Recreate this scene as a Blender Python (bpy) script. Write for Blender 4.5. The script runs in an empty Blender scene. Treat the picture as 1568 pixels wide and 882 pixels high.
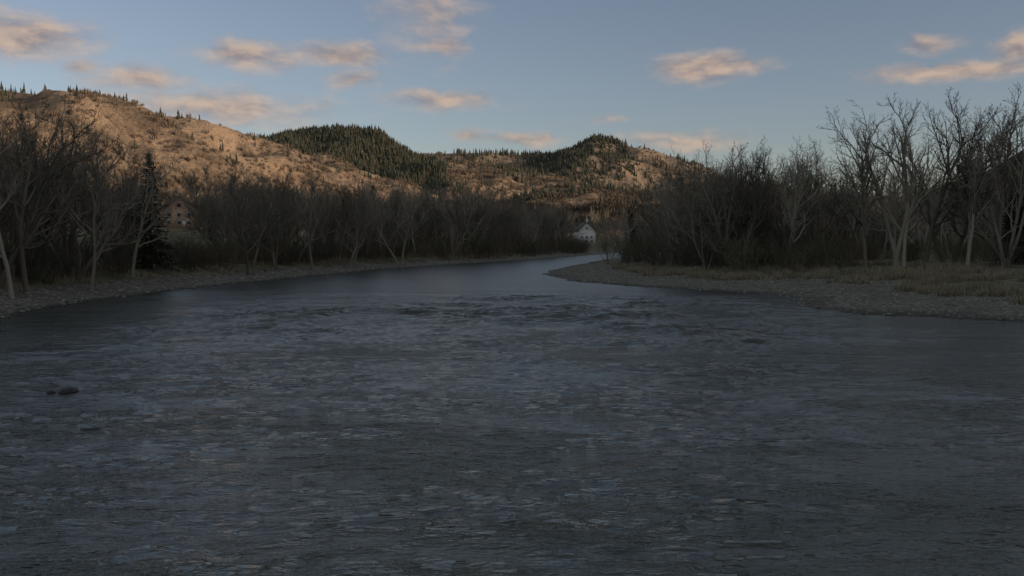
import bpy, math, random
import numpy as np
from mathutils import Vector, Matrix
random.seed(7); rng=np.random.default_rng(7)
R=math.radians
scene=bpy.context.scene
scene.view_settings.view_transform='Standard'; scene.view_settings.look='None'; scene.view_settings.exposure=0
SUN_AZ=R(116); SUN_EL=R(8.0)

# ------------------------------------------------------------ helpers
def new_obj(name,mesh,mat=None,parent=None,loc=None):
    o=bpy.data.objects.new(name,mesh); scene.collection.objects.link(o)
    if mat and not mesh.materials: mesh.materials.append(mat)
    if parent: o.parent=parent
    if loc: o.location=loc
    return o
def np_mesh(name,V,F,smooth=False):
    V=np.asarray(V,dtype=np.float32); F=np.asarray(F,dtype=np.int32)
    m=bpy.data.meshes.new(name); k=F.shape[1]
    m.vertices.add(len(V)); m.vertices.foreach_set('co',V.ravel())
    m.loops.add(F.size); m.loops.foreach_set('vertex_index',F.ravel())
    m.polygons.add(len(F)); m.polygons.foreach_set('loop_start',np.arange(0,F.size,k,dtype=np.int32))
    m.polygons.foreach_set('loop_total',np.full(len(F),k,dtype=np.int32))
    m.update(calc_edges=True); m.validate()
    if smooth: m.polygons.foreach_set('use_smooth',np.ones(len(m.polygons),dtype=bool))
    return m
def vhash(ix,iy,s):
    n=(ix.astype(np.int64)*374761393+iy.astype(np.int64)*668265263+s*1442695041)&0x7fffffff
    n=((n^(n>>13))*1274126177)&0x7fffffff
    return ((n^(n>>16))&0xffff)/65535.0
def vnoise(x,y,s=0):
    ix=np.floor(x); iy=np.floor(y); fx=x-ix; fy=y-iy
    fx=fx*fx*fx*(fx*(fx*6-15)+10); fy=fy*fy*fy*(fy*(fy*6-15)+10)
    a=vhash(ix,iy,s);b=vhash(ix+1,iy,s);c=vhash(ix,iy+1,s);d=vhash(ix+1,iy+1,s)
    return (a+(b-a)*fx)*(1-fy)+(c+(d-c)*fx)*fy
def fbm(x,y,o=4,s=0):
    r=0;a=.5;t=0
    for i in range(o):
        r=r+a*vnoise(x*2**i+17.3*i,y*2**i-9.1*i,s+i); t+=a; a*=.5
    return r/t
def sstep(x,a,b):
    t=np.clip((x-a)/(b-a),0,1); return t*t*(3-2*t)
def polydist(x,y,P):
    best=np.full(x.shape,1e12); val=np.zeros(x.shape)
    for a,b in zip(P[:-1],P[1:]):
        dx,dy=b[0]-a[0],b[1]-a[1]; L=dx*dx+dy*dy
        t=np.clip(((x-a[0])*dx+(y-a[1])*dy)/L,0,1)
        d=(x-a[0]-t*dx)**2+(y-a[1]-t*dy)**2
        m=d<best; best=np.where(m,d,best)
        if len(a)>2: val=np.where(m,a[2]+(b[2]-a[2])*t,val)
    return np.sqrt(best),val

# ------------------------------------------------------------ materials
def mat_new(name):
    m=bpy.data.materials.new(name); m.use_nodes=True
    nt=m.node_tree; b=nt.nodes['Principled BSDF']; return m,nt,b
def N(nt,t,**k):
    n=nt.nodes.new(t)
    for a,v in k.items(): setattr(n,a,v)
    return n
def math_n(nt,op,a,b=None,c=None,clamp=False):
    n=nt.nodes.new('ShaderNodeMath'); n.operation=op; n.use_clamp=clamp
    for i,v in enumerate((a,b,c)):
        if v is None: continue
        if isinstance(v,(int,float)): n.inputs[i].default_value=v
        else: nt.links.new(v,n.inputs[i])
    return n.outputs[0]
def maprange(nt,v,a,b,c=0.,d=1.,smooth=True):
    n=nt.nodes.new('ShaderNodeMapRange'); n.interpolation_type='SMOOTHSTEP' if smooth else 'LINEAR'
    nt.links.new(v,n.inputs[0])
    for i,x in enumerate((a,b,c,d)): n.inputs[i+1].default_value=x
    return n.outputs[0]
def noise(nt,vec,scale,detail=4,rough=.55,dist=0.):
    n=nt.nodes.new('ShaderNodeTexNoise'); n.inputs['Scale'].default_value=scale
    n.inputs['Detail'].default_value=detail; n.inputs['Roughness'].default_value=rough
    n.inputs['Distortion'].default_value=dist
    if vec is not None: nt.links.new(vec,n.inputs['Vector'])
    return n.outputs['Fac']
def mixc(nt,f,a,b):
    n=nt.nodes.new('ShaderNodeMix'); n.data_type='RGBA'
    if isinstance(f,(int,float)): n.inputs[0].default_value=f
    else: nt.links.new(f,n.inputs[0])
    for i,v in ((6,a),(7,b)):
        if isinstance(v,tuple): n.inputs[i].default_value=(*v,1)
        else: nt.links.new(v,n.inputs[i])
    return n.outputs[2]
def bump(nt,b,h,dist,strength=1.):
    n=nt.nodes.new('ShaderNodeBump'); n.inputs['Distance'].default_value=dist; n.inputs['Strength'].default_value=strength
    nt.links.new(h,n.inputs['Height']); nt.links.new(n.outputs[0],b.inputs['Normal']); return n
def varied(name,c1,c2,scale,rough=.9,island=0.,spec=.2):
    m,nt,b=mat_new(name); g=N(nt,'ShaderNodeNewGeometry')
    f=noise(nt,g.outputs['Position'],scale,3)
    f=maprange(nt,f,.3,.7)
    if island:
        f=math_n(nt,'ADD',math_n(nt,'MULTIPLY',f,1-island),math_n(nt,'MULTIPLY',g.outputs['Random Per Island'],island))
    nt.links.new(mixc(nt,f,c1,c2),b.inputs['Base Color'])
    b.inputs['Roughness'].default_value=rough; b.inputs['Specular IOR Level'].default_value=spec
    return m
def bark_mat(name,c1,c2):
    m,nt,b=mat_new(name); oi=N(nt,'ShaderNodeObjectInfo')
    nt.links.new(mixc(nt,oi.outputs['Random'],c1,c2),b.inputs['Base Color']); b.inputs['Roughness'].default_value=.95
    b.inputs['Specular IOR Level'].default_value=.05
    return m
M_bark=bark_mat('cottonwood_bark',(.12,.107,.082),(.30,.27,.215))
M_thick=bark_mat('willow_stems',(.08,.073,.054),(.16,.14,.10))
M_needle=varied('conifer_needles',(.018,.028,.018),(.05,.06,.035),1.2,island=.6)
M_needle_far=varied('hill_conifer_needles',(.035,.042,.03),(.085,.085,.055),.05,island=.8)
M_scrub=varied('hill_scrub_twigs',(.10,.082,.062),(.20,.155,.115),.03,island=.7)
M_shadewood=varied('foothill_shade_crowns',(.05,.045,.035),(.11,.09,.068),.03,island=.7)  # dark crown colour stands in for shade on the lower slopes
M_grass=varied('dry_grass_blades',(.16,.145,.095),(.31,.27,.185),.3,island=.5)
M_stone=varied('cobble_stone',(.06,.058,.05),(.22,.21,.185),3,rough=.75,island=.85,spec=.3)

def ground_mat():
    m,nt,b=mat_new('riverbank_ground'); g=N(nt,'ShaderNodeNewGeometry'); P=g.outputs['Position']
    s=N(nt,'ShaderNodeSeparateXYZ'); nt.links.new(P,s.inputs[0])
    vo=N(nt,'ShaderNodeTexVoronoi'); vo.inputs['Scale'].default_value=3.2; nt.links.new(P,vo.inputs['Vector'])
    vc=N(nt,'ShaderNodeSeparateColor'); nt.links.new(vo.outputs['Color'],vc.inputs[0])
    grav=mixc(nt,vc.outputs[0],(.05,.048,.04),(.165,.158,.135))
    grav=mixc(nt,maprange(nt,noise(nt,P,.12,5),.35,.65,0,.8),grav,(.08,.077,.056))
    soil=mixc(nt,maprange(nt,noise(nt,P,.35,6,.65),.35,.65),(.055,.05,.031),(.13,.115,.072))
    far=mixc(nt,maprange(nt,noise(nt,P,.02,6,.65),.4,.6),(.22,.165,.10),(.12,.09,.055))
    zz=math_n(nt,'ADD',s.outputs[2],math_n(nt,'MULTIPLY',noise(nt,P,.2,4),1.2))
    c=mixc(nt,maprange(nt,zz,1.6,2.3),grav,soil)
    c=mixc(nt,maprange(nt,zz,9,14),c,far)
    wet=maprange(nt,s.outputs[2],.0,.3,.35,1.)
    mm=N(nt,'ShaderNodeMix',data_type='RGBA',blend_type='MULTIPLY'); mm.inputs[0].default_value=1
    nt.links.new(c,mm.inputs[6]); nt.links.new(wet,mm.inputs[7])
    nt.links.new(mm.outputs[2],b.inputs['Base Color'])
    b.inputs['Roughness'].default_value=.9; b.inputs['Specular IOR Level'].default_value=.2
    h=math_n(nt,'ADD',math_n(nt,'MULTIPLY',vo.outputs['Distance'],-.5),noise(nt,P,1.2,5))
    bump(nt,b,h,.25); return m
def hill_mat(name,lo,hi,dark):
    m,nt,b=mat_new(name); g=N(nt,'ShaderNodeNewGeometry'); P=g.outputs['Position']
    s=N(nt,'ShaderNodeSeparateXYZ'); nt.links.new(P,s.inputs[0])
    c=mixc(nt,maprange(nt,noise(nt,P,.012,6,.6),.35,.65),lo,hi)
    c=mixc(nt,maprange(nt,noise(nt,P,.010,8,.7,1.2),.44,.6,0,.85),c,dark)
    c=mixc(nt,maprange(nt,noise(nt,P,.10,5,.75),.5,.66,0,.5),c,dark)
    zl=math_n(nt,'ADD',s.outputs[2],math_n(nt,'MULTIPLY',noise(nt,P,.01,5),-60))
    c=mixc(nt,maprange(nt,zl,0,65,.8,0),c,dark)  # shadow at the hill foot painted in: colour darkens downward
    nt.links.new(c,b.inputs['Base Color']); b.inputs['Roughness'].default_value=1; b.inputs['Specular IOR Level'].default_value=.05
    bump(nt,b,noise(nt,P,.025,8,.68),18.); return m
M_ground=ground_mat()
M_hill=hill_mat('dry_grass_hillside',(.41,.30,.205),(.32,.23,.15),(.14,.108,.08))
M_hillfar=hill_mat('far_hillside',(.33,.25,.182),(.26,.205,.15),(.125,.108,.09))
M_hilldark=hill_mat('shaded_hillside',(.07,.055,.035),(.05,.04,.028),(.03,.028,.02))  # shade of the backlit right hill put into its dark browns

# ------------------------------------------------------------ river & ground
LB=[(-52,-400),(-50,0),(-48,60),(-47.7,83),(-50.3,104),(-49.7,134),(-45.5,170),(-37,226),(-18,297),(4,352),(29,453),(78,640),(160,720),(300,770),(700,800)]
RB=[(62,-400),(62,0),(54,60),(48,76),(41,83),(35,88),(32,97),(34.5,110),(34,122),(27,132),(19,146),(10.4,164),(7,198),(12,238),(27,317),(44,396),(90,520),(160,610),(300,670),(700,700)]
POLY=LB+RB[::-1]
def inside(x,y):
    c=np.zeros(x.shape,bool); n=len(POLY)
    for i in range(n):
        x1,y1=POLY[i]; x2,y2=POLY[(i+1)%n]
        if y1==y2: continue
        cond=((y1>y)!=(y2>y))&(x<(x2-x1)*(y-y1)/(y2-y1)+x1); c^=cond
    return c
def bank(x,y):
    jx=x+ (fbm(x/9,y/9,3,5)-.5)*3; jy=y+(fbm(x/9,y/9,3,9)-.5)*5
    dL,_=polydist(jx,jy,LB); dR,_=polydist(jx,jy,RB); ins=inside(jx,jy)
    return dL,dR,ins
def ground_h(x,y):
    x=np.asarray(x,float); y=np.asarray(y,float)
    dL,dR,ins=bank(x,y)
    hl=np.interp(dL,[0,3,8,14,40,60,100,300,700],[0,.4,.9,2.4,3.4,4.5,12,18,22])
    hr=np.interp(dR,[0,6,20,35,60,200],[0,.35,.9,1.6,2.5,3.5])
    h=np.where(dL<dR,hl,hr)
    sd=np.minimum(dL,dR)
    h=h+(fbm(x/4,y/4,4,2)-.45)*.5*np.clip(sd/5,0,1)+(fbm(x/30,y/30,3,3)-.5)*1.2*np.clip(sd/30,0,1)
    h=np.maximum(h,.02)
    return np.where(ins,-.25-np.interp(sd,[0,10],[0,1.6]),h)
def gz(x,y): return float(ground_h(np.array([x]),np.array([y]))[0])
def grid_mesh(name,xs,ys,hf,smooth=True,cut=None):
    X,Y=np.meshgrid(xs,ys); Z=hf(X,Y); V=np.stack([X,Y,Z],-1).reshape(-1,3)
    nx,ny=len(xs),len(ys); i=(np.arange(ny-1)[:,None]*nx+np.arange(nx-1)[None,:]).ravel()
    F=np.stack([i,i+1,i+nx+1,i+nx],-1)
    if cut is not None:
        zz=Z.ravel(); F=F[(zz[F].max(1)>cut)]
    return np_mesh(name,V,F,smooth)
L=np.linspace
xs=np.unique(np.concatenate([L(-9000,-900,40),L(-900,-200,50),L(-200,-80,50),L(-80,150,231),L(150,400,60),L(400,9000,50)]))
ys=np.unique(np.concatenate([L(-3000,-50,30),L(-50,60,30),L(60,300,241),L(300,800,130),L(800,12000,60)]))
new_obj('ground',grid_mesh('ground',xs,ys,ground_h),M_ground)

def riffle(x,y):
    yj=y+(fbm(x/14,y/14,3,44)-.5)*34
    return sstep(yj,50,84)*(1-sstep(yj,92,120))*sstep(x,-46,-14)*(1-sstep(x,18,38))
def water_h(x,y):
    rif=riffle(x,y)
    fade=(1-sstep(y,110,140))*.85+.15
    side=(.3+.7*sstep(x,-48,-20))*(1-.7*sstep(x,.3*y,.3*y+24))
    patch=.3+1.3*sstep(fbm(x/14,y/8,3,90),.33,.66)
    wx=x+(fbm(x/3,y/3,2,70)-.5)*3.; wy=y+(fbm(x/3,y/3,2,71)-.5)*3.
    a=1-np.abs(2*vnoise(wx/2.8,wy/1.0,81)-1)
    b=1-np.abs(2*vnoise(wx/1.3+3,wy/.5,82)-1)
    base=(a*.055+b*.042)*patch*side*fade
    r=(a*.17+b*.13)*rif*(.2+1.4*sstep(fbm(x/5,y/5,2,93),.3,.7))
    far=1-sstep(y,150,190)
    return (base+r-.06)*far
def water_mat():
    m,nt,b=mat_new('river_water'); g=N(nt,'ShaderNodeNewGeometry'); P=g.outputs['Position']
    s=N(nt,'ShaderNodeSeparateXYZ'); nt.links.new(P,s.inputs[0])
    def sc(v):
        n=N(nt,'ShaderNodeVectorMath',operation='MULTIPLY'); nt.links.new(P,n.inputs[0]); n.inputs[1].default_value=v; return n.outputs[0]
    patch=maprange(nt,noise(nt,sc((.05,.12,1)),1,4,.6,.6),.38,.62,.45,1.15)
    calm=maprange(nt,s.outputs[1],110,135,1.,.45)
    w1=noise(nt,sc((1.0,2.3,1)),1.,3,.55,.7)
    w2=noise(nt,sc((3.0,6.5,1)),1.,3,.55,.5)
    h=math_n(nt,'ADD',math_n(nt,'MULTIPLY',w1,.15),math_n(nt,'MULTIPLY',w2,.085))
    h=math_n(nt,'MULTIPLY',h,math_n(nt,'MULTIPLY',patch,calm))
    bump(nt,b,h,1.)
    b.inputs['Base Color'].default_value=(.022,.030,.026,1)
    rg=maprange(nt,s.outputs[1],20,150,.03,.25,False)
    nt.links.new(rg,b.inputs['Roughness'])
    b.inputs['IOR'].default_value=1.33
    return m
M_water=water_mat()
wxs=np.unique(np.concatenate([L(-120,-62,12),L(-62,62,560),L(62,700,60)])); wys=np.unique(np.concatenate([L(-400,8,20),L(8,60,400),L(60,125,300),L(125,200,120),L(200,900,40)]))
new_obj('river_water',grid_mesh('river_water',wxs,wys,water_h),M_water)

# ------------------------------------------------------------ hills
def hillf(P,W,seed,amp,gul=80):
    def f(x,y):
        x=np.asarray(x,float);y=np.asarray(y,float)
        wx=x+(fbm(x/260,y/260,3,seed+20)-.5)*120; wy=y+(fbm(x/260,y/260,3,seed+30)-.5)*120
        d,H=polydist(wx,wy,P); t=np.clip(d/W,0,1.2)
        base=np.where(t<1,.5*(1+np.cos(np.pi*np.clip(t,0,1))),0)
        base=.55*base+.45*np.clip(1-t,0,1)
        r=1-np.abs(2*fbm(x/gul/2.2,y/gul/2.2,4,seed)-1)*2
        return H*base+ (r-.5)*amp*np.clip(base*2.5,0,1)*np.clip(t*3+.15,0,1) -14*np.clip((t-.8)*5,0,1)
    return f
R1=[(-1300,100,200),(-900,700,200),(-577,1000,176),(-530,1100,178),(-481,1200,170),(-445,1250,164),(-362,1350,146),(-282,1450,114),(-210,1550,82),(-126,1650,52),(-60,1720,20)]
R2=[(-1000,2050,180),(-639,2000,212),(-521,2000,234),(-448,2000,248),(-359,2000,260),(-300,2000,252),(-241,2000,220),(-183,2000,198),(-94,1980,184),(22,1900,154),(114,1800,128),(208,1700,106),(301,1600,84),(420,1500,40)]
R3=[(-900,3300,320),(-339,3200,318),(-151,3200,322),(38,3200,312),(140,3200,308),(200,3200,345),(273,3200,392),(370,3200,368),(509,3200,325),(627,3200,290),(815,3200,220),(1100,3200,170),(1700,3300,120)]
R4=[(1000,-2000,420),(760,-1000,390),(600,-300,330),(500,0,272),(468,250,215),(450,420,140),(425,620,78),(405,850,46),(390,1050,10)]
hf1=hillf(R1,470,1,50); hf2=hillf(R2,520,2,50,110); hf3=hillf(R3,850,3,80,150); hf4=hillf(R4,240,4,16)
new_obj('hill',grid_mesh('hill',L(-1900,450,300),L(-300,2200,320),hf1,cut=-1),M_hill)
new_obj('hill.001',grid_mesh('hill1',L(-1500,950,240),L(1000,2600,180),hf2,cut=-1),M_hill)
new_obj('hill.002',grid_mesh('hill2',L(-2000,2700,260),L(2300,4200,120),hf3,cut=-1),M_hillfar)
new_obj('hill.003',grid_mesh('hill3',L(120,1400,160),L(-2300,1400,260),hf4,cut=-1),M_hilldark)

def scatter_mesh(name,baseV,baseF,pos,sc,mat,rot=None,jit=.16):
    n=len(pos); nv=len(baseV); a=rng.uniform(0,6.283,n)
    c,s=np.cos(a)[:,None],np.sin(a)[:,None]; B=baseV[None,:,:]*sc[:,None,:]
    B=B*(1+rng.uniform(-jit,jit,(n,nv,1)))
    X=B[:,:,0]*c-B[:,:,1]*s; Y=B[:,:,0]*s+B[:,:,1]*c
    V=np.stack([X,Y,B[:,:,2]],-1)+pos[:,None,:]
    F=baseF[None]+ (np.arange(n)*nv)[:,None,None]
    return new_obj(name,np_mesh(name,V.reshape(-1,3),F.reshape(-1,baseF.shape[1])),mat)
def low_conifer():
    V=[];F=[]
    for k,(z0,z1,r) in enumerate([(.06,.5,.2),(.28,.75,.155),(.52,1.0,.1)]):
        b=len(V); n=6
        for i in range(n):
            a=6.283*i/n+k; rr=r*(1 if i%2 else .72); V.append((rr*math.cos(a),rr*math.sin(a),z0+(0 if i%2 else .05)))
        V.append((0,0,z1))
        for i in range(n): F.append((b+i,b+(i+1)%n,b+n))
    return np.array(V),np.array(F)
def low_bush():
    p=(1+5**.5)/2
    V=np.array([(-1,p,0),(1,p,0),(-1,-p,0),(1,-p,0),(0,-1,p),(0,1,p),(0,-1,-p),(0,1,-p),(p,0,-1),(p,0,1),(-p,0,-1),(-p,0,1)],float)/1.9
    F=np.array([(0,11,5),(0,5,1),(0,1,7),(0,7,10),(0,10,11),(1,5,9),(5,11,4),(11,10,2),(10,7,6),(7,1,8),(3,9,4),(3,4,2),(3,2,6),(3,6,8),(3,8,9),(4,9,5),(2,4,11),(6,2,10),(8,6,7),(9,8,1)])
    return V,F
def twig_bush():
    r=random.Random(3); V=[];F=[]
    for i in range(16):
        a=r.uniform(0,6.28); s=r.uniform(.15,.75); x,y=math.cos(a)*s,math.sin(a)*s; h=r.uniform(.6,1.1)*(1.1-.4*s); w=.09
        b=len(V); ca,sa=math.cos(a*3),math.sin(a*3)
        V+=[(x*.3,y*.3,0),(x+w*ca,y+w*sa,h*.6),(x*1.05,y*1.05,h),(x-w*ca,y-w*sa,h*.55)]; F.append((b,b+1,b+2,b+3))
    return np.array(V),np.array(F)
LC=low_conifer(); BU=low_bush(); TW=twig_bush()
def scat(hf,n,x0,x1,y0,y1,dens):
    x=rng.uniform(x0,x1,n);y=rng.uniform(y0,y1,n);z=hf(x,y)
    k=(z>6)&(rng.uniform(0,1,n)<dens(x,y,z)); return np.stack([x[k],y[k],z[k]-.5],-1)
def con(name,pos,h0,h1):
    n=len(pos); h=rng.uniform(h0,h1,n); w=h*rng.uniform(.8,1.2,n); scatter_mesh(name,LC[0],LC[1],pos,np.stack([w,w,h],-1),M_needle_far)
def scr(name,pos,h0,h1,mat=None):
    n=len(pos); h=h0+(h1-h0)*rng.uniform(0,1,n)**2; w=h*rng.uniform(.5,.8,n); scatter_mesh(name,TW[0],TW[1],pos,np.stack([w,w,h],-1),mat or M_scrub,jit=.1)
def dens1(x,y,z):
    cr,_=polydist(x,y,R1); nn=fbm(x/60,y/60,4,77)
    return np.where(cr<60,.22*(nn>.45)+.02,0)+np.where(nn>.55,.24,.012)
con('hillside_conifers',scat(hf1,18000,-1100,150,600,1700,dens1),6,13)
def dens2(x,y,z):
    nn=fbm(x/90,y/90,4,31)
    f=(x>-700)&(x<-140+(nn-.5)*200)&(z>5+(x+450)*.30+(nn-.5)*110)
    return np.where(f,.97,np.where(nn>.54,.16,.015))
con('hillside_conifers.001',scat(hf2,34000,-750,300,1480,2120,dens2),10,20)
def dens3(x,y,z):
    nn=fbm(x/160,y/160,4,55)
    f=(x>60)&(x<390)&(z>140+(nn-.5)*200+(x-250)*.3)
    return np.where(f,.97,np.where(nn>.54,.3,.02))
con('hillside_conifers.002',scat(hf3,20000,-500,1200,2500,3300,dens3),13,25)
scr('hillside_scrub',scat(hf1,46000,-1100,250,520,1750,lambda x,y,z:np.clip((fbm(x/45,y/45,5,12)-.42)*5,.05,1)),3,8)
scr('hillside_scrub.001',scat(hf2,30000,-700,600,1400,2100,lambda x,y,z:np.clip((fbm(x/60,y/60,5,15)-.42)*5,.08,1)),4,10)
scr('hillside_scrub.002',scat(hf3,12000,-600,1300,2450,3300,lambda x,y,z:np.clip((fbm(x/120,y/120,4,18)-.42)*5,.05,.8)),6,13)
scr('foothill_shade_woods',scat(hf1,18000,-900,250,500,1750,lambda x,y,z:np.clip((34+50*fbm(x/70,y/70,3,8)-z)/12,0,1)),7,16,M_shadewood)  # dark woods added in place of shadow at the hill base
scr('foothill_shade_woods.001',scat(hf2,17000,-350,420,1250,1750,lambda x,y,z:np.clip((45+50*fbm(x/80,y/80,3,28)-z)/12,0,1)),8,18,M_shadewood)  # same dark woods, filling in the shadowed lower slopes

# ------------------------------------------------------------ tree generator
class TB:
    def __init__(s): s.V=[];s.F=[]
    def tube(s,pts,rad,k):
        b=len(s.V)
        for i,p in enumerate(pts):
            d=(pts[min(i+1,len(pts)-1)]-pts[max(i-1,0)])
            a=d.orthogonal().normalized(); c=d.cross(a).normalized()
            for j in range(k):
                t=6.2832*j/k; q=p+(a*math.cos(t)+c*math.sin(t))*rad[i]; s.V.append((q.x,q.y,q.z))
        for i in range(len(pts)-1):
            for j in range(k):
                s.F.append((b+i*k+j,b+i*k+(j+1)%k,b+(i+1)*k+(j+1)%k,b+(i+1)*k+j))
def rvec(): 
    return Vector((random.gauss(0,1),random.gauss(0,1),random.gauss(0,1)))
def branch(tb,p,d,L_,r,lev,maxlev,spec):
    nseg=(8,6,4,2,1)[lev]; k=(7,5,3,3,3)[lev]
    pts=[p.copy()];rad=[r];q=p.copy();dd=d.normalized()
    wob=(.2,.3,.3,.25,.25)[lev]; up=(.05,.1,.1,.06,.03)[lev]
    rend=r*(.4,.3,.3,.4,.6)[lev]
    for i in range(nseg):
        dd=(dd+rvec()*wob*.6+Vector((0,0,up))).normalized()
        q=q+dd*(L_/nseg); pts.append(q.copy()); rad.append(r+(rend-r)*(i+1)/nseg)
    if lev==0: rad[0]*=1.35
    tb.tube(pts,rad,k)
    if lev>=maxlev: return
    n=spec[lev]; n=max(2,int(n*random.uniform(.8,1.25)))
    t0=(.28,.25,.15,.1)[lev]
    for c in range(n):
        t=t0+(1-t0)*((c+random.random()*.9)/n); t=min(t,.999)
        f=t*nseg; i=int(f); bp=pts[i].lerp(pts[i+1],f-i); br=rad[i]+(rad[i+1]-rad[i])*(f-i)
        ax=(pts[i+1]-pts[i]).normalized()
        side=ax.cross(rvec()).normalized()
        ang=R(random.uniform(*((22,50),(25,58),(25,60),(25,60))[lev]))*(1.15-.4*t)
        cd=ax*math.cos(ang)+side*math.sin(ang)
        if cd.z<-.1: cd.z*=-.5
        Lc=L_*random.uniform(.55,.85)*(1.05-.45*t)*(.95,.62,.55,.6)[lev]
        rc=min(br*.75,r*random.uniform(.4,.65))
        rc=max(rc,.018)
        branch(tb,bp,cd,Lc,rc,lev+1,maxlev,spec)
def make_tree(name,seed,H=24,stems=1,lean=0.,spec=(9,8,6,5),r0=.36,spread=.25):
    random.seed(seed); tb=TB()
    for s in range(stems):
        a=random.uniform(0,6.28)+s*6.28/stems; o=Vector((math.cos(a),math.sin(a),0))*(.5 if stems>1 else 0)
        d=Vector((math.cos(a)*spread*(stems>1)+lean,math.sin(a)*spread*(stems>1),1))
        branch(tb,o+Vector((0,0,-.6)),d,H*random.uniform(.62,.74),r0*random.uniform(.75,1),0,4,spec)
    z=max(v[2] for v in tb.V); k=H/z
    V=np.array(tb.V); V[:,2]*=k
    m=np_mesh(name,V,np.array(tb.F),True); m.materials.append(M_bark); return m
def make_thicket(name,seed,H=9,stems=14,rad=1.6):
    random.seed(seed); tb=TB()
    for s in range(stems):
        a=random.uniform(0,6.28); r=rad*math.sqrt(random.random()); o=Vector((math.cos(a)*r,math.sin(a)*r,-.3))
        d=Vector((math.cos(a)*.32*r/rad+random.gauss(0,.1),math.sin(a)*.32*r/rad+random.gauss(0,.1),1))
        branch(tb,o,d,H*random.uniform(.5,.95),.065*random.uniform(.7,1.2)*H/9,1,3,(0,7,5,0))
    V=np.array(tb.V); V[:,2]*=H/V[:,2].max()
    m=np_mesh(name,V,np.array(tb.F),True); m.materials.append(M_thick); return m
TREES=[make_tree('bare_tree_a',11,24,1),make_tree('bare_tree_b',12,24,2,spec=(9,8,6,4)),make_tree('bare_tree_c',13,24,1,.12),make_tree('bare_tree_d',14,24,3,r0=.27,spec=(7,7,6,4)),
       make_tree('bare_tree_e',15,24,2,.25,spread=.32,spec=(9,8,6,4)),make_tree('bare_tree_f',16,24,1,.0,(11,8,6,5)),make_tree('bare_tree_g',17,24,2,-.1,spec=(9,8,6,4))]
THICK=[make_thicket('thicket_a',21),make_thicket('thicket_b',22,9,17,2.2),make_thicket('thicket_c',23,9,12,1.2)]
random.seed(5)
def place(name,mesh,x,y,s,rot=None,parent=None,sz=None,z=None):
    o=new_obj(name,mesh,parent=parent); o.location=(x,y,(gz(x,y) if z is None else z)-.1)
    o.rotation_euler=(0,0,random.uniform(0,6.28) if rot is None else rot)
    o.scale=(s,s,s*(sz or 1)); return o
def empty(name,loc=(0,0,0)):
    e=bpy.data.objects.new(name,None); scene.collection.objects.link(e); e.location=loc; e.empty_display_size=2; return e

hero=[(-66,116,25,1,.3),(-59,108,23,0,1.),(-63,128,22,4,0),(-71,125,25,3,2),(-56,118,20,5,3.),(-60,140,21,2,.1),(-69,160,19,6,1.5),(-51,172,21,1,4),(-50,190,22,3,2.2),(-46,205,24,0,.5),(-57,101,21,2,3.),(-62,106,24,6,4.4),(-42,228,24,4,1.2),(-33,262,26,1,2.6),
      (65,163,30,5,1.),(69,160,32,0,2.),(73,166,31,1,.2),(78,168,33,2,0.),(84,170,29,6,2.),(88,160,31,3,5.),(92,163,35,4,2.8),(59,172,26,3,1.),(52,170,24,1,4.),(95,172,31,0,3.3),(45,176,24,6,0.6),(81,158,29,5,4.)]
for x,y,h,v,r in hero: place('cottonwood_tree',TREES[v],x,y,h/24,r)

def wood(name,n,gen,meshes,h0,h1,base,avoid=None):
    e=empty(name); 
    P=[gen() for _ in range(n)]; P=[p for p in P if p and not(avoid and avoid(*p))]
    if not P: return
    a=np.array(P); Z=ground_h(a[:,0],a[:,1]); 
    for (x,y),z in zip(P,Z):
        if z<.6: continue
        h=random.uniform(h0,h1); place('tree',random.choice(meshes),x,y,h/base,parent=e,z=z)
LBa=np.array(LB,float)
def left_gen(y0,y1,d0,d1,pw=1.):
    def g():
        y=random.uniform(y0,y1); x=float(np.interp(y,LBa[:12,1],LBa[:12,0]))
        d=d0+(d1-d0)*random.random()**pw
        x2=float(np.interp(y+4,LBa[:12,1],LBa[:12,0])); t=Vector((x2-x,4)).normalized()
        return (x-t.y*d,y+t.x*d)
    return g
H1=(-122,325); H2=(52,640)
def gap0(x,y):
    if abs(x-H1[0])<13 and abs(y-H1[1])<13: return True
    if abs(x-H2[0])<12 and abs(y-H2[1])<12: return True
    return abs(x-50)<12 and 560<y<640
def gap(x,y):
    # pasture opening below the hillside house: shrubs only
    if 135<y<330 and abs(x+.376*y)<3.5+y*.016: return True
    return gap0(x,y)
def gapt(x,y): return gap0(x,y) or (205<y<330 and abs(x+.376*y)<8)
wood('riverside_woodland',200,left_gen(70,300,14,42,1.3),TREES,14,25,24,gap)
wood('riverside_woodland.001',150,left_gen(300,620,12,50),TREES,19,30,24,gap)
wood('riverside_thicket',290,left_gen(60,300,12,34,1.8),THICK,4,8,9,gapt)
wood('riverside_thicket.001',180,left_gen(300,630,8,30,1.6),THICK,7,12,9,gapt)
def box(x0,x1,y0,y1): return lambda:(random.uniform(x0,x1),random.uniform(y0,y1))
wood('valley_woodland',150,box(-260,200,650,840),TREES,17,29,24,gap)
REp=[(27,262),(31,235),(36,200),(40,160),(50,156),(62,163),(85,176),(140,182)]
def right_ok(x,y,off=0):
    ex=[p[0] for p in REp]; 
    if x<27: return False
    lim=np.interp(x,ex,[262,235,200,160,156,163,176,182]); return y>lim+off
def right_gen(x0,x1,y0,y1,off=0):
    def g():
        for _ in range(30):
            x=random.uniform(x0,x1);y=random.uniform(y0,y1)
            if right_ok(x,y,off): return (x,y)
    return g
wood('bar_woodland',52,right_gen(40,62,165,250,4),TREES,19,27,24)
wood('bar_woodland.001',54,right_gen(62,150,170,270,6),TREES,19,28,24)
wood('bar_woodland.002',66,right_gen(28,180,240,380,4),TREES,14,21,24)
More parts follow.
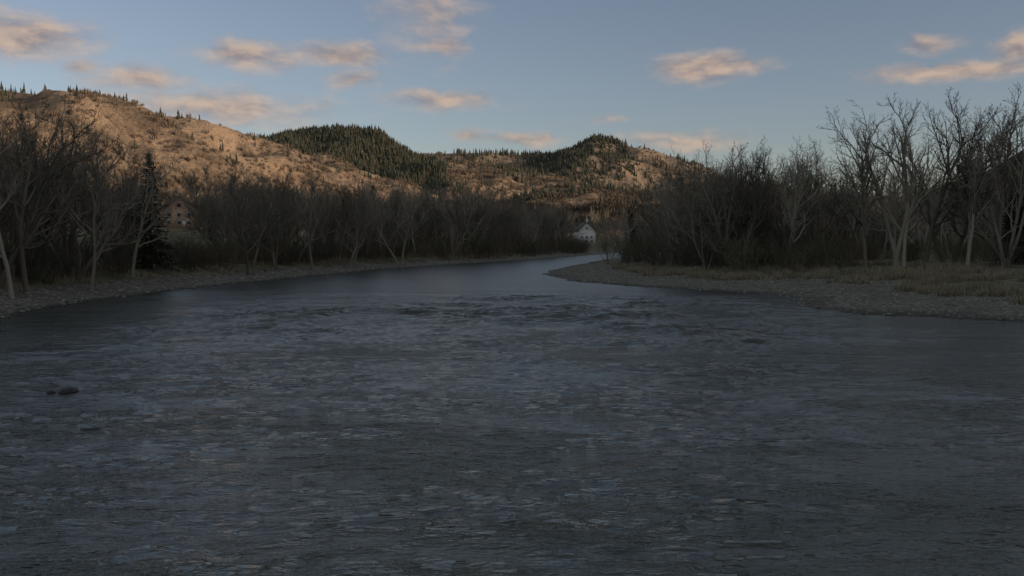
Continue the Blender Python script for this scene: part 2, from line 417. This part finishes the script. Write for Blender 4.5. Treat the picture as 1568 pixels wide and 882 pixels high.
wood('willow_thicket',110,right_gen(28,64,150,220,0),THICK,6,12,9)
wood('willow_thicket.001',100,right_gen(62,150,178,250,8),THICK,4,8,9)
wood('willow_thicket.002',80,right_gen(28,110,230,340,0),THICK,8,13,9)
wood('shoreline_willow',20,lambda:(random.uniform(86,112),random.uniform(144,165)),THICK,5,9,9)

def make_spruce(name,seed,H=20):
    random.seed(seed); tb=TB(); tb.tube([Vector((0,0,-.5)),Vector((0,0,H*.6)),Vector((0,0,H))],[.28,.14,.02],6)
    V=tb.V;F=tb.F
    nw=int(H*2.6)
    for w in range(nw):
        t=w/nw; z=H*(.06+.92*t); Lb=(1-t)**.85*H*.21+.25
        for b in range(random.randint(7,10)):
            a=random.uniform(0,6.283); l=Lb*random.uniform(.6,1.15); droop=random.uniform(-.35,-.05)+.4*t
            d=Vector((math.cos(a),math.sin(a),droop)); s=Vector((-math.sin(a),math.cos(a),0))
            for c in range(max(3,int(l*3.2))):
                u=random.uniform(.12,1)*l; p=Vector((0,0,z))+d*u+s*random.gauss(0,.16*l*(1.1-u/l)+.05)
                q=.26+.22*random.random(); e=(d*random.uniform(.5,1)+rvec()*.35).normalized(); f=e.cross(rvec()).normalized()
                i=len(V)
                for vv in (p-e*q*.7-f*.02,p-f*q*.38,p+e*q,p+f*q*.38): V.append(tuple(vv))
                F.append((i,i+1,i+2,i+3))
    m=np_mesh(name,np.array(V),np.array(F)); m.materials.append(M_needle); return m
SP=[make_spruce('spruce_a',1),make_spruce('spruce_b',2)]
random.seed(9)
place('spruce_tree',SP[0],-61,150,20/20,sz=1.0)
place('spruce_tree',SP[1],-50,320,25/20)
place('spruce_tree',SP[1],39,292,19/20)
place('spruce_tree',SP[0],-12,455,24/20)
place('spruce_tree',SP[0],100,176,21/20)
place('spruce_tree',SP[1],96,170,17/20)

# ------------------------------------------------------------ houses
def simple(name,c,rough=.8):
    return varied(name,tuple(v*.85 for v in c),c,2,rough)
M_wall=simple('pale_siding',(.62,.59,.54)); M_wall2=simple('brown_siding',(.42,.28,.18)); M_roof=simple('dark_shingles',(.08,.074,.07)); M_trim=simple('trim_paint',(.7,.68,.62))
mg,_,bg=mat_new('window_glass'); bg.inputs['Base Color'].default_value=(.02,.025,.03,1); bg.inputs['Roughness'].default_value=.1
def boxm(name,cx,cy,cz,sx,sy,sz,mat,par):
    V=[(cx+a*sx/2,cy+b*sy/2,cz+c*sz/2) for c in(-1,1) for b in(-1,1) for a in(-1,1)]
    F=[(0,2,3,1),(4,5,7,6),(0,1,5,4),(2,6,7,3),(0,4,6,2),(1,3,7,5)]
    return new_obj(name,np_mesh(name,V,F),mat,par)
def house(name,x,y,z,w,d,h,rh,rot,wall):
    e=empty(name,(x,y,z)); e.rotation_euler[2]=rot
    boxm('walls',0,0,h/2-1,w,d,h+2,wall,e)
    V=[(-w/2,-d/2,h),(w/2,-d/2,h),(0,-d/2,h+rh),(-w/2,d/2,h),(w/2,d/2,h),(0,d/2,h+rh)]
    m=bpy.data.meshes.new('gables'); m.from_pydata(V,[],[(0,1,2),(4,3,5)]); new_obj('gables',m,wall,e)
    o=.7; k=rh/(w/2); t=.22
    for s,nm in((-1,'roof_a'),(1,'roof_b')):
        ex=s*(w/2+o); ez=h-o*k
        V=[(0,-d/2-o,h+rh+.03),(0,d/2+o,h+rh+.03),(ex,d/2+o,ez+.03),(ex,-d/2-o,ez+.03)]; V+=[(a,b,c+t) for a,b,c in V]
        F=[(0,1,2,3),(4,7,6,5),(0,4,5,1),(1,5,6,2),(2,6,7,3),(3,7,4,0)]
        new_obj(nm,np_mesh(nm,V,F),M_roof,e)
    boxm('chimney',w*.2,d*.15,h+rh*.9,.9,.9,rh*1.1,wall,e)
    for i,wx in enumerate((-w*.28,0,w*.28)):
        for j,wz in enumerate((1.7,4.4)):
            if wz>h-.8: continue
            boxm(f'window_frame_{i}{j}',wx,-d/2-.03,wz,1.5,.1,1.6,M_trim,e); boxm(f'window_{i}{j}',wx,-d/2-.1,wz,1.2,.06,1.3,mg,e)
    boxm('attic_window',0,-d/2-.06,h+rh*.3,1.3,.1,1.2,mg,e)
    boxm('door',w*.13,-d/2-.06,1.05,1,.12,2.1,M_trim,e)
house('riverside_house',*H1,gz(*H1)+.8,12,12,6.4,4.6,R(24),M_wall2)
house('riverside_house',*H2,gz(*H2)+3.5,13,13,9.,6,R(12),M_wall)

# ------------------------------------------------------------ stones, grass
def along(n,x0,x1,y0,y1,f):
    x=rng.uniform(x0,x1,n);y=rng.uniform(y0,y1,n); dL,dR,ins=bank(x,y); z=ground_h(x,y)
    k=f(x,y,dL,dR,ins,z); return np.stack([x,y,z],-1)[k]
def stones(name,p,a,b,flat=.55):
    n=len(p); s=a+(b-a)*rng.uniform(0,1,n)**3; scatter_mesh(name,BU[0],BU[1],p,np.stack([s,s*rng.uniform(.6,1,n),s*flat],-1),M_stone)
stones('river_cobbles',along(60000,0,110,75,240,lambda x,y,dL,dR,i,z:(~i)&(dR<dL)&(dR<24)&(x<.62*y)),.05,.3)
stones('river_cobbles.001',along(60000,-75,10,75,330,lambda x,y,dL,dR,i,z:(~i)&(dL<dR)&(dL<10)),.06,.4)
def tuft():
    V=[];F=[]
    for i in range(16):
        a=random.uniform(0,6.28); r=random.uniform(0,.35); x,y=r*math.cos(a),r*math.sin(a); h=random.uniform(.5,1)
        dx,dy=math.cos(a)*random.uniform(.05,.45),math.sin(a)*random.uniform(.05,.45); w=.035
        b=len(V); V+=[(x-w*math.sin(a),y+w*math.cos(a),0),(x+w*math.sin(a),y-w*math.cos(a),0),(x+dx,y+dy,h)]; F.append((b,b+1,b+2))
    return np.array(V),np.array(F)
TU=tuft()
def grass(name,p,a,b):
    n=len(p); s=rng.uniform(a,b,n); scatter_mesh(name,TU[0],TU[1],p,np.stack([s*1.3,s*1.3,s],-1),M_grass)
cl=lambda x,y:fbm(x/7,y/7,3,61)>.53
grass('dry_grass',along(40000,5,130,90,260,lambda x,y,dL,dR,i,z:(~i)&(dR<dL)&(dR>16)&(dR<60)&cl(x,y)),.5,1.4)
grass('dry_grass.001',along(40000,-100,20,75,360,lambda x,y,dL,dR,i,z:(~i)&(dL<dR)&(dL>8)&(dL<22)&cl(x,y)),.5,1.3)

M_rock=varied('wet_rock',(.012,.012,.011),(.03,.029,.026),4,.4)
def rock(x,y,s,h,sy=.6):
    V,F=BU; V=V*np.array([s,s*sy,h])*(1+rng.uniform(-.3,.3,(12,1))); m=np_mesh('rock',V,F,True); m.materials.append(M_rock)
    o=new_obj('river_rock',m); o.location=(x,y,.0); o.rotation_euler[2]=x; mo=o.modifiers.new('s','SUBSURF'); mo.levels=1; mo.render_levels=1
rock(-20.6,41,.72,.42); rock(-21.3,40.8,.35,.22); rock(-15.8,33,.5,.14); rock(-24,62,.35,.2)

# ------------------------------------------------------------ sky
w=bpy.data.worlds.new('World'); scene.world=w; w.use_nodes=True; nt=w.node_tree
bgN=nt.nodes['Background']
sky=N(nt,'ShaderNodeTexSky'); sky.sky_type='NISHITA'; sky.sun_disc=False; sky.sun_elevation=SUN_EL; sky.sun_rotation=SUN_AZ
sky.altitude=600; sky.air_density=1; sky.dust_density=1.0; sky.ozone_density=1.6
tc=N(nt,'ShaderNodeTexCoord'); s=N(nt,'ShaderNodeSeparateXYZ'); nt.links.new(tc.outputs['Generated'],s.inputs[0])
az=math_n(nt,'ARCTAN2',s.outputs[0],s.outputs[1]); el=math_n(nt,'ARCSINE',s.outputs[2])
cb=N(nt,'ShaderNodeCombineXYZ'); nt.links.new(az,cb.inputs[0]); nt.links.new(el,cb.inputs[1]); AE=cb.outputs[0]
wn=N(nt,'ShaderNodeTexNoise'); wn.inputs['Scale'].default_value=22; wn.inputs['Detail'].default_value=4; nt.links.new(AE,wn.inputs['Vector'])
v1=N(nt,'ShaderNodeVectorMath',operation='SUBTRACT'); nt.links.new(wn.outputs['Color'],v1.inputs[0]); v1.inputs[1].default_value=(.5,.5,.5)
v2=N(nt,'ShaderNodeVectorMath',operation='MULTIPLY_ADD'); nt.links.new(v1.outputs[0],v2.inputs[0]); v2.inputs[1].default_value=(.045,.017,0); nt.links.new(AE,v2.inputs[2])
WP=v2.outputs[0]
CL=[(-28.8,11.4,4.6,1.7,1.15),(-25.5,10.0,1.3,.6,.8),(-18.4,8.2,8.6,1.5,.95),(-22.6,9.6,3.8,1.1,1.),(-16.4,11.3,3.5,1.1,1.1),(-11.0,11.6,3.4,.9,1.15),
    (-10.,10.3,2.6,.8,.8),(-5.4,14.3,3.4,3.2,.65),(-4.5,12.4,2.,1.,.8),(-4.4,9.1,4.8,.8,.9),(12.0,10.8,3.2,1.2,1.3),(14,10.8,2.6,.7,.9),(27.0,9.7,6.4,.7,1.1),(30.8,10.7,3.6,1.1,1.1),
    (24.6,11.3,2.,.7,.85),(10.6,6.4,5.,.8,.8),(.8,6.6,3.6,.6,.85),(1.9,6.7,.8,.6,1.),(-2.7,6.9,1.5,.5,.8),(5.9,7.8,1.4,.4,.5),(38,12,5,1.2,1),(-38,14,6,1.5,1),(50,8,7,1,1)]
acc=None
for a,e,hw,hh,wt in CL:
    m1=N(nt,'ShaderNodeVectorMath',operation='SUBTRACT'); nt.links.new(WP,m1.inputs[0]); m1.inputs[1].default_value=(R(a),R(e),0)
    m2=N(nt,'ShaderNodeVectorMath',operation='MULTIPLY'); nt.links.new(m1.outputs[0],m2.inputs[0]); m2.inputs[1].default_value=(1/R(hw),1/R(hh),0)
    m3=N(nt,'ShaderNodeVectorMath',operation='LENGTH'); nt.links.new(m2.outputs[0],m3.inputs[0])
    bl=math_n(nt,'MULTIPLY',math_n(nt,'SUBTRACT',1.15,m3.outputs['Value']),wt)
    acc=bl if acc is None else math_n(nt,'MAXIMUM',acc,bl)
def scn(off):
    n=N(nt,'ShaderNodeVectorMath',operation='MULTIPLY_ADD'); nt.links.new(WP,n.inputs[0]); n.inputs[1].default_value=(1,2.4,1); n.inputs[2].default_value=off
    return noise(nt,n.outputs[0],22,5,.55)
n0=scn((0,0,0)); n1=scn((.004,.022,0))
dn=math_n(nt,'ADD',acc,math_n(nt,'MULTIPLY',math_n(nt,'SUBTRACT',n0,.5),1.3))
alpha=maprange(nt,dn,-.05,1.15,0,.88)
lit=math_n(nt,'ADD',.6,math_n(nt,'MULTIPLY',math_n(nt,'SUBTRACT',n0,n1),2.6),clamp=True)
ccol=mixc(nt,lit,(.25,.215,.23),(.58,.43,.33))
hs=N(nt,'ShaderNodeHueSaturation'); hs.inputs['Saturation'].default_value=.8; hs.inputs['Value'].default_value=.122; nt.links.new(sky.outputs[0],hs.inputs['Color'])
tm=N(nt,'ShaderNodeVectorMath',operation='MULTIPLY'); nt.links.new(hs.outputs[0],tm.inputs[0]); tm.inputs[1].default_value=(1.04,.97,1.03)
fin=mixc(nt,alpha,tm.outputs[0],ccol)
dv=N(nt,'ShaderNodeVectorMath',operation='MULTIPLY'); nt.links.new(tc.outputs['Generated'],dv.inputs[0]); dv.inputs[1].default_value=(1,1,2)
fill_veil=math_n(nt,'MULTIPLY',maprange(nt,el,R(17),R(34)),maprange(nt,noise(nt,dv.outputs[0],3.2,4,.55),.35,.6,.3,1.))  # pale cloud above view, added to lift fill light and water reflections
fin=mixc(nt,fill_veil,fin,(.43,.45,.48))
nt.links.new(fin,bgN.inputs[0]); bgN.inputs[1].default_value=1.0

sd=bpy.data.lights.new('sun','SUN'); sd.energy=3.4; sd.angle=R(.5); sd.color=(1,.73,.50)
so=bpy.data.objects.new('sun',sd); scene.collection.objects.link(so)
dirv=Vector((math.sin(SUN_AZ)*math.cos(SUN_EL),math.cos(SUN_AZ)*math.cos(SUN_EL),math.sin(SUN_EL)))
so.rotation_euler=dirv.to_track_quat('Z','Y').to_euler()

cd=bpy.data.cameras.new('camera'); cd.lens=31.2; cd.sensor_width=36; cd.clip_end=30000; cd.clip_start=.3
co=bpy.data.objects.new('camera',cd); scene.collection.objects.link(co); co.location=(0,0,7); co.rotation_euler=(R(90-2.91),0,0)
scene.camera=co
